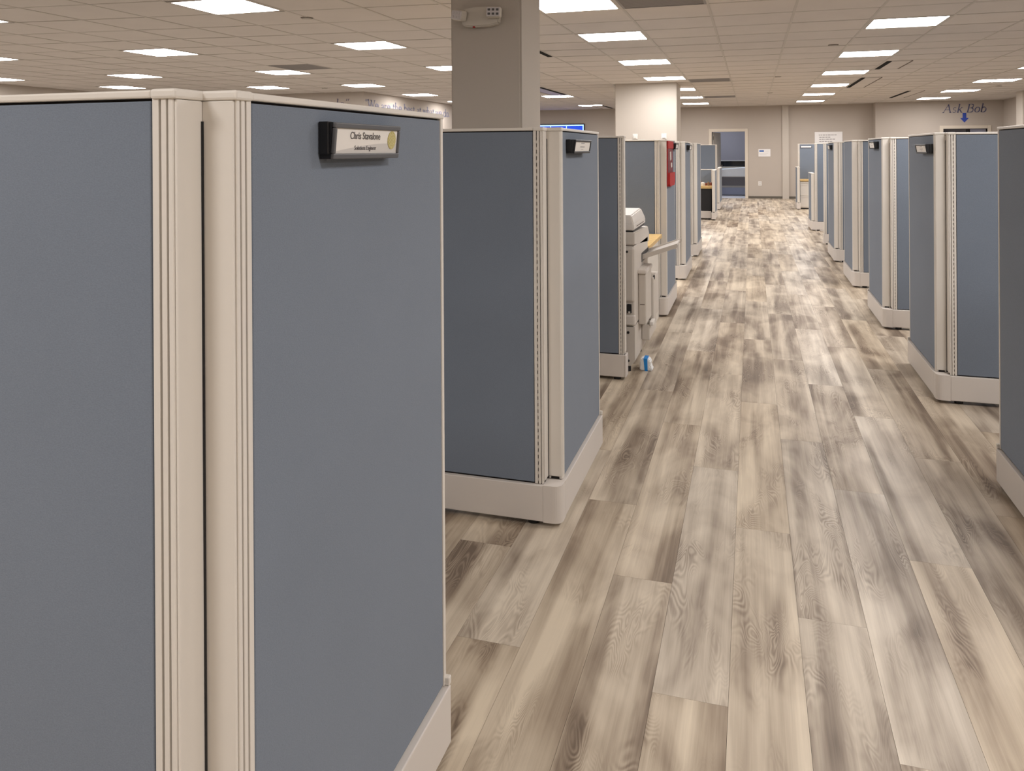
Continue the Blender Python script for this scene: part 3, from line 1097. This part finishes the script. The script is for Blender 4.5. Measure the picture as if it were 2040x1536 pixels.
# ------------------------------------------------------------------ emergency light on the near column
t = thing('emergency_light', (-1.63, 4.70, 2.275), 'white twin-head emergency light high on the near column', 'emergency light')
bm = bmesh.new()
prism(bm, [(-.115, .015), (-.06, .004), (.06, .004), (.125, .018), (.135, .115), (.05, .128), (-.05, .128), (-.125, .112)], 'y', -.055, 0)
bmesh.ops.bevel(bm, geom=bm.edges[:], offset=.008, segments=2, affect='EDGES')
obj('housing', bm, 'fixture_white', t)
box('indicator', (-.045, -.03, -.05, -.035, .0, .008), 'red_cloth', t, .001)
for nm, cx, cz, ry, rz, yy in (('lamp_head', -.128, .078, .22, -.45, -.07), ('lamp_head', .105, .083, .03, .15, -.078)):
    Rm = Matrix.Translation((cx, yy, cz)) @ Matrix.Rotation(rz, 4, 'Z') @ Matrix.Rotation(ry, 4, 'Y')
    bm = bmesh.new()
    bx(bm, -.048, .048, -.022, .03, -.034, .034, .014, 3)
    bmesh.ops.transform(bm, matrix=Rm, verts=bm.verts[:])
    hd = obj(nm, bm, 'fixture_white', t)
    bm = bmesh.new()
    bx(bm, -.042, .042, -.027, -.018, -.028, .028, .003)
    bmesh.ops.transform(bm, matrix=Rm, verts=bm.verts[:])
    ln = obj('lens', bm, 'lens_plastic', hd)
    bm = bmesh.new()
    for gx_ in (-.026, 0, .026):
        for gz in (-.013, .013):
            bx(bm, gx_ - .008, gx_ + .008, -.029, -.026, gz - .007, gz + .007, .002)
    bmesh.ops.transform(bm, matrix=Rm, verts=bm.verts[:])
    obj('led_cells', bm, 'lens_dark' if cx > 0 else 'lens_plastic', hd)

# small white boxes on the wide column
for x, lab in ((-2.22, 'left small white box on the wide far column'), (-1.655, 'right small white box on the wide far column')):
    t = thing('wall_box', (x, 15.66, 1.765), lab, 'wall box', 'white boxes on the wide column')
    box('plate', (-.05, .05, -.012, 0, -.05, .055), 'white_plastic', t, .003)
    box('cover', (-.03, .03, -.03, -.012, -.03, .03), 'white_plastic', t, .004)


# ------------------------------------------------------------------ lettering made of strokes
def ribbon(bm, pts, w, z=0.004):
    """flat stroke of constant width along pts (x,y), extruded by z"""
    n = len(pts)
    left, right = [], []
    for i, p in enumerate(pts):
        a = pts[max(0, i - 1)]
        b_ = pts[min(n - 1, i + 1)]
        d = Vector((b_[0] - a[0], b_[1] - a[1]))
        d.normalize()
        nx, ny = -d.y, d.x
        ww = w[i] if isinstance(w, (list, tuple)) else w
        left.append((p[0] + nx * ww / 2, p[1] + ny * ww / 2))
        right.append((p[0] - nx * ww / 2, p[1] - ny * ww / 2))
    for i in range(n - 1):
        prism(bm, [left[i], left[i + 1], right[i + 1], right[i]], 'z', 0, z)


def arc(cx, cy, rx, ry, a0, a1, n=14):
    return [(cx + rx * math.cos(math.radians(a0 + (a1 - a0) * k / n)), cy + ry * math.sin(math.radians(a0 + (a1 - a0) * k / n))) for k in range(n + 1)]


TH, TK = 0.055, 0.125      # thin and thick strokes, units of cap height


def ow(n, lo=TH, hi=TK, ph=0.0):
    return [lo + (hi - lo) * abs(math.cos(2 * math.pi * k / n + ph)) for k in range(n + 1)]


def glyph(ch):
    """strokes and advance of a serif letter; x-height 0.62, cap height 1"""
    S = []
    sf = lambda x, y, r=0.10: S.append(([(x - r, y), (x + r, y)], TH))
    if ch == 'A':
        S += [([(.06, 0), (.42, 1)], TH), ([(.40, 1), (.78, 0)], TK), ([(.2, .36), (.64, .36)], TH)]
        sf(.06, .017); sf(.78, .017)
        return S, .92
    if ch == 'B':
        S += [([(.14, 0), (.14, 1)], TK), ([(.04, .982), (.38, .982)], TH), ([(.04, .018), (.40, .018)], TH), ([(.14, .53), (.38, .53)], TH)]
        S += [(arc(.36, .755, .22, .225, 90, -90), ow(14, TH, TK, math.pi / 2)), (arc(.38, .27, .26, .255, 90, -90), ow(14, TH, TK, math.pi / 2))]
        return S, .76
    if ch == 'W':
        S += [([(.05, 1), (.30, 0)], TK), ([(.30, 0), (.53, 1)], TH), ([(.50, 1), (.76, 0)], TK), ([(.76, 0), (1.0, 1)], TH)]
        sf(.05, .983); sf(.5, .983); sf(1.0, .983)
        return S, 1.08
    if ch == 's':
        S += [(arc(.22, .46, .15, .15, 40, 200, 10) + arc(.22, .16, .17, .15, 110, -150, 12), .06)]
        return S, .48
    if ch == 'k':
        S += [([(.12, 0), (.12, 1.04)], TK), ([(.14, .30), (.44, .60)], TH), ([(.24, .38), (.50, 0)], TK)]
        sf(.12, .017); sf(.50, .017); sf(.42, .605, .08); sf(.08, 1.02, .05)
        return S, .62
    if ch == 'o':
        S += [(arc(.29, .31, .23, .30, 0, 360, 20), ow(20))]
        return S, .60
    if ch == 'b':
        S += [([(.12, .02), (.12, 1.04)], TK), (arc(.30, .31, .24, .30, 150, -150, 16), ow(16, TH, TK, 2.6))]
        sf(.08, 1.02, .05)
        return S, .62
    if ch == 'd':
        S += [([(.47, 0), (.47, 1.04)], TK), (arc(.29, .31, .23, .30, 30, 330, 16), ow(16, TH, TK, .5))]
        sf(.43, 1.02, .05); sf(.52, .017, .06)
        return S, .62
    if ch == 'e':
        S += [(arc(.28, .31, .21, .30, 0, 320, 18), ow(18)), ([(.07, .33), (.49, .33)], TH)]
        return S, .55
    if ch == 'a':
        S += [([(.38, .02), (.38, .45)], TK), (arc(.23, .45, .15, .16, 0, 160, 10), .05), (arc(.22, .17, .15, .155, 70, 350, 14), .06)]
        sf(.43, .017, .06)
        return S, .52
    if ch == 'r':
        S += [([(.12, 0), (.12, .6)], TK), (arc(.30, .40, .17, .19, 150, 50, 8), .06)]
        sf(.12, .017); sf(.08, .59, .05)
        return S, .45
    if ch == 't':
        S += [([(.16, .12), (.16, .82)], TK), (arc(.27, .13, .11, .12, 180, 320, 8), .05), ([(.03, .6), (.32, .6)], TH)]
        return S, .38
    if ch == 'h':
        S += [([(.12, 0), (.12, 1.04)], TK), (arc(.29, .40, .17, .20, 160, 0, 10), .05), ([(.46, 0), (.46, .42)], TK)]
        sf(.12, .017); sf(.46, .017); sf(.08, 1.02, .05)
        return S, .62
    if ch == 'w':
        S += [([(.03, .6), (.20, 0)], TK), ([(.20, 0), (.36, .6)], TH), ([(.34, .6), (.52, 0)], TK), ([(.52, 0), (.68, .6)], TH)]
        sf(.03, .59, .07); sf(.68, .59, .07)
        return S, .74
    if ch == 'p':
        S += [([(.12, -.36), (.12, .6)], TK), (arc(.30, .31, .23, .30, 150, -150, 16), ow(16, TH, TK, 2.6))]
        sf(.12, -.345); sf(.08, .59, .05)
        return S, .62
    if ch == 'l':
        S += [([(.12, 0), (.12, 1.04)], TK)]
        sf(.12, .017); sf(.08, 1.02, .05)
        return S, .28
    if ch == '.':
        S += [([(.07, .0), (.07, .11)], .11)]
        return S, .26
    if ch == '\u201c':
        S += [([(.08, .80), (.13, 1.0)], .07), ([(.24, .80), (.29, 1.0)], .07)]
        return S, .42
    if ch == '\u201d':
        S += [([(.06, .78), (.12, 1.0)], .07), ([(.22, .78), (.28, 1.0)], .07)]
        return S, .42
    return S, .34


def lettering(name, text, height, origin, xdir, m, label, shear=0.0, width=None, thick=0.004, weight=1.0):
    """letters stand on the wall; origin is the baseline start, xdir the reading direction"""
    t = thing(name, origin, label, 'wall lettering')
    total = sum(glyph(c)[1] for c in text) * height
    sx = (width / total) if width else 1.0
    xd = Vector(xdir).normalized()
    up = Vector((0, 0, 1))
    out = xd.cross(up)
    R = Matrix((xd, up, out)).transposed().to_4x4()
    px = 0.0
    for ch in text:
        S, adv = glyph(ch)
        if S:
            bm = bmesh.new()
            for pts, w in S:
                q = [((px + p[0] * height) * sx + p[1] * height * shear, p[1] * height) for p in pts]
                ww = [v * height * weight for v in w] if isinstance(w, (list, tuple)) else w * height * weight
                if isinstance(ww, list) and len(ww) != len(q):
                    ww = sum(ww) / len(ww)
                ribbon(bm, q, ww, thick)
            bmesh.ops.transform(bm, matrix=R, verts=bm.verts[:])
            obj('letter', bm, m, t)
        px += adv * height
    return t


lettering('wall_lettering', 'Ask Bob', 0.235, (5.13, YB, 2.49), (1, 0, 0), 'letter_navy',
          'dark serif words on the far wall above the blue arrow', shear=0.22, width=1.08)
t = thing('arrow_sign', (5.675, YB, 2.21), 'blue arrow pointing down above the far right doorway', 'arrow sign')
bm = bmesh.new()
prism(bm, [(0, 0), (.105, .125), (.045, .125), (.045, .27), (-.045, .27), (-.045, .125), (-.105, .125)], 'y', -.006, 0)
obj('arrow', bm, 'letter_blue', t)
lettering('wall_lettering', '\u201cWe are the best at what we do.', 0.195, (-8.178, 15.66, 2.462), (0, 1, 0), 'letter_lilac',
          'long pale quotation line along the angled left wall', width=5.1, weight=2.0)
lettering('wall_lettering', 'ple\u201d', 0.205, (-9.06, 15.618, 2.468), (1, 0, 0), 'letter_dusk',
          'short dark end of a quotation left of the wall corner', shear=0.15, width=0.52)

# ------------------------------------------------------------------ far wall: door, signs, screen
def door_frame(name, x0, x1, y, z, label):
    o = bpy.data.objects.new(name, None)
    C.objects.link(o)
    o.location = (x0, y, 0)
    o['kind'] = 'structure'
    o['label'] = label
    w_ = x1 - x0
    box('jamb', (-.09, 0, -.02, .14, 0, z + .09), 'frame_paint', o, .004)
    box('jamb', (w_, w_ + .09, -.02, .14, 0, z + .09), 'frame_paint', o, .004)
    box('head', (0, w_, -.02, .14, z, z + .09), 'frame_paint', o, .004)
    return o


d1 = door_frame('door_1', DX0, DX1, Y_FAR, DZ, 'far doorway with an open door at the end of the aisle')
leaf = bpy.data.objects.new('door_leaf', None)
bm = bmesh.new()
bx(bm, 0, .96, 0, .045, 0.01, DZ - .01, .002)
leaf = obj('door_leaf', bm, 'door_paint', d1, (0.045, .15, 0))
leaf.rotation_euler = (0, 0, math.radians(79))
for zz in (.25, 1.05, 1.8):
    box('hinge', (-.02, .01, -.012, .0, zz, zz + .11), 'hinge', leaf)
bm = bmesh.new()
bx(bm, .86, .92, -.06, -.03, .98, 1.0, .006)
bx(bm, .90, .92, -.04, .0, .98, 1.0, .004)
obj('handle', bm, 'hinge', leaf)

# little room behind the far door
rb = Y_FAR + 0.14
struct('floor_beyond', (-3.2, 1.2, rb - .14, rb + 3.2, -.12, -.001), 'carpet')
struct('wall_beyond_left', (-3.34, -3.2, rb, rb + 3.2, 0, 2.9), 'wall_paint')
struct('wall_beyond_right', (1.2, 1.34, rb, rb + 3.2, 0, 2.9), 'wall_paint')
struct('wall_beyond_far', (-3.2, 1.2, rb + 3.2, rb + 3.34, 0, 2.9), 'wall_paint')
struct('ceiling_beyond', (-3.3, 1.3, rb, rb + 3.3, 2.75, 2.85), 'ceiling_tile')
t = thing('ceiling_light', (-1.0, rb + 1.6, 2.75), 'hidden cool light added inside the room behind the far door', 'ceiling light')  # lamp kept out of view, added to give the room cool brightness
box('frame', (-.32, .32, -.32, .32, -.012, 0), 'grid_metal', t)
diffuser((-.29, .29, -.29, .29, -.016, -.012), 'diffuser_cool', t)
yw = rb + 3.2
win = bpy.data.objects.new('window_1', None)
C.objects.link(win)
win.location = (-1.0, yw, 0)
tag(win, 'dark window behind the blind in the room beyond the far door', None, None, 'structure')
box('pane', (-1.2, 1.2, -.02, 0, .9, 2.3), 'glass_dark', win)
box('window_sill', (-1.25, 1.25, -.10, 0, .84, .90), 'frame_paint', win, .004)
t = thing('roller_blind', (-1.0, yw - .06, 1.12), 'grey roller blind seen through the far doorway', 'blind')
box('cloth', (-1.25, 1.25, -.006, 0, 0.0, 1.25), 'blind', t)
bm = bmesh.new()
bx(bm, -1.25, 1.25, -.014, .008, -.03, .0, .004)
obj('hem_bar', bm, 'paper_shade', t)
bm = bmesh.new()
bx(bm, -1.27, 1.27, -.04, .03, 1.25, 1.33, .02)
obj('roller', bm, 'paper_shade', t)
t = thing('covered_table', (-.75, rb + 1.55, 0), 'table under a pale cover tinted like cool daylight inside the far doorway', 'table')
bm = bmesh.new()
prism(bm, [(-.9, .80), (.75, .93), (.75, .62), (-.9, .62)], 'y', -.35, .35)
bmesh.ops.bevel(bm, geom=bm.edges[:], offset=.012, segments=2, affect='EDGES')
obj('cover', bm, 'cloth_daylit', t)
box('front_board', (-.85, .7, -.30, -.26, .32, .60), 'bench_grey', t)
box('lower_board', (-.85, .7, -.31, -.26, .03, .26), 'bench_blue', t)
for x in (-.8, .65):
    for y in (-.22, .28):
        box('leg', (x - .025, x + .025, y - .025, y + .025, 0, .62), 'black_plastic', t)

d2 = door_frame('door_2', E0, E1, YB, 2.04, 'doorway below the arrow, only its top showing over the panels')
box('dark_interior', (0.0, .60, .16, .2, 0, 2.03), 'bench_grey', d2)  # grey sheet painted in for the dark interior behind the opening
box('dark_gap', (.60, .70, .15, .21, 0, 2.03), 'black_plastic', d2)  # black strip painted in for the dark gap beside the pane
box('pane', (.70, E1 - E0, .17, .19, 0, 2.03), 'pane_blue', d2)

t = thing('wall_sign', (.362, Y_FAR, 1.39), 'small white wall sign with a blue mark right of the far door', 'sign')
box('plate', (-.175, .175, -.012, 0, -.115, .115), 'sign_white', t, .002)
box('blue_mark', (-.145, -.015, -.014, -.011, .03, .075), 'sign_blue', t, .001)
bm = bmesh.new()
for x0, x1, z in ((.02, .13, .045), (-.14, .11, -.02), (-.14, .06, -.06)):
    bx(bm, x0, x1, -.0135, -.0115, z, z + .008)
obj('lettering', bm, 'paper_shade', t)

t = thing('wall_outlet', (.228, Y_FAR, .455), 'white wall outlet below the small white sign', 'outlet')
box('plate', (-.05, .05, -.008, 0, -.07, .07), 'white_plastic', t, .002)
for z in (-.03, .03):
    box('socket', (-.02, .02, -.011, -.007, z - .018, z + .018), 'paper_shade', t, .001)

t = thing('notice_board', (2.18, Y_FAR, 1.7), 'large white notice with text lines right of the pilaster', 'notice')
box('board', (-.385, .385, -.02, -.006, -.35, .305), 'sign_white', t, .003)
bm = bmesh.new()
for x0, x1, z in ((-.27, .22, .20), (-.26, .06, .135), (-.26, .19, .075), (-.26, .10, 0.01), (-.26, .2, -.06)):
    xx = x0
    random.seed(int(z * 1000))
    while xx < x1:
        l = random.uniform(.03, .09)
        bx(bm, xx, min(xx + l, x1), -.0215, -.0195, z, z + .022)
        xx += l + .015
obj('lettering', bm, 'ink_soft', t)

t = thing('wall_screen', (-6.05, Y_FAR, 1.45), 'lit blue wall screen behind the small nameplate panel', 'screen')
box('bezel', (-.86, .86, -.06, 0, -.03, .915), 'black_plastic', t, .006)
box('border_glow', (-.835, .835, -.064, -.058, 0, .885), 'screen_frame_light', t)
for x0, x1 in ((-.80, -.28), (-.25, .25), (.28, .80)):
    for z0, z1 in ((.03, .42), (.45, .845)):
        box('pane', (x0, x1, -.0665, -.0635, z0, z1), 'screen_blue', t)

# ------------------------------------------------------------------ far stations
t = thing('filing_cabinet', (1.27, 20.85, 0), 'cream three-drawer filing cabinet in the far right station', 'cabinet')
box('body', (-.125, .35, 0, .5, .03, .685), 'trim', t, .004)
for z0, z1 in ((.05, .325), (.335, .625), (.635, .68)):
    dr = box('drawer', (-.122, .347, -.016, .004, z0, z1), 'trim', t, .004)
    if z1 - z0 > .1:
        box('pull', (-.10, .325, -.020, -.014, z1 - .03, z1 - .018), 'kick', dr)
box('plinth', (-.11, .33, .02, .48, 0, .03), 'black_plastic', t)
t = thing('worktop', (1.5, 21.1, 0), 'light wood worktop on the far right filing cabinet', 'worktop')
box('top', (-.355, .4, -.28, .32, .695, .735), 'wood_top', t, .004)
box('leg', (.3, .34, .2, .28, 0, .695), 'trim', t)
box('leg', (.3, .34, -.2, -.12, 0, .695), 'trim', t)
t = thing('label_strip', (1.325, 21.44, 1.54), 'white label strip at the top of the far right panel', 'label')
box('holder', (-.135, .135, -.012, 0, -.01, .04), 'black_plastic', t)
box('strip', (-.125, .125, -.016, -.011, -.004, .032), 'sign_white', t, .002)

t = thing('desk', (-1.45, 17.62, 0), 'light wood desk with a black front in the far left station', 'desk')
box('top', (-.8, .63, -.36, .36, .665, .72), 'wood_top', t, .004)
box('front_board', (-.8, .61, -.31, -.29, .19, .66), 'black_plastic', t)
box('base_rail', (-.8, .61, -.33, -.29, .03, .185), 'kick', t, .003)
for x in (-.76, .57):
    for y in (-.26, .3):
        box('leg', (x - .025, x + .025, y - .025, y + .025, 0, .66), 'black_plastic', t)
random.seed(3)
items = [(-1.02, 17.42, 'paper', .055, .075, 'white cup at the left of the far left desk', 'white_cup', 'cup'),
         (-.955, 17.45, 'clutter_red', .03, .06, 'small red jar beside the white cup on the desk', 'jar', 'jar'),
         (-.90, 17.4, 'clutter_brown', .028, .085, 'small brown bottle in the middle of the far left desk', 'bottle', 'bottle'),
         (-.855, 17.5, 'clutter_red', .032, .07, 'second red jar near the right end of the desk', 'jar', 'jar'),
         (-1.075, 17.55, 'clutter_brown', .035, .10, 'brown bottle at the back left of the far left desk', 'bottle', 'bottle')]
for x, y, m, r, h, lab, nm, cat in items:
    t = thing(nm, (x, y, .72), lab, cat)
    bm = bmesh.new()
    cyl(bm, 0, 0, 0, h * .75, r * .9, 14, r)
    obj('body', bm, m, t)
    bm = bmesh.new()
    cyl(bm, 0, 0, h * .75, h, r * .7, 14, r * .5)
    obj('rim' if nm == 'white_cup' else 'lid', bm, m, t)
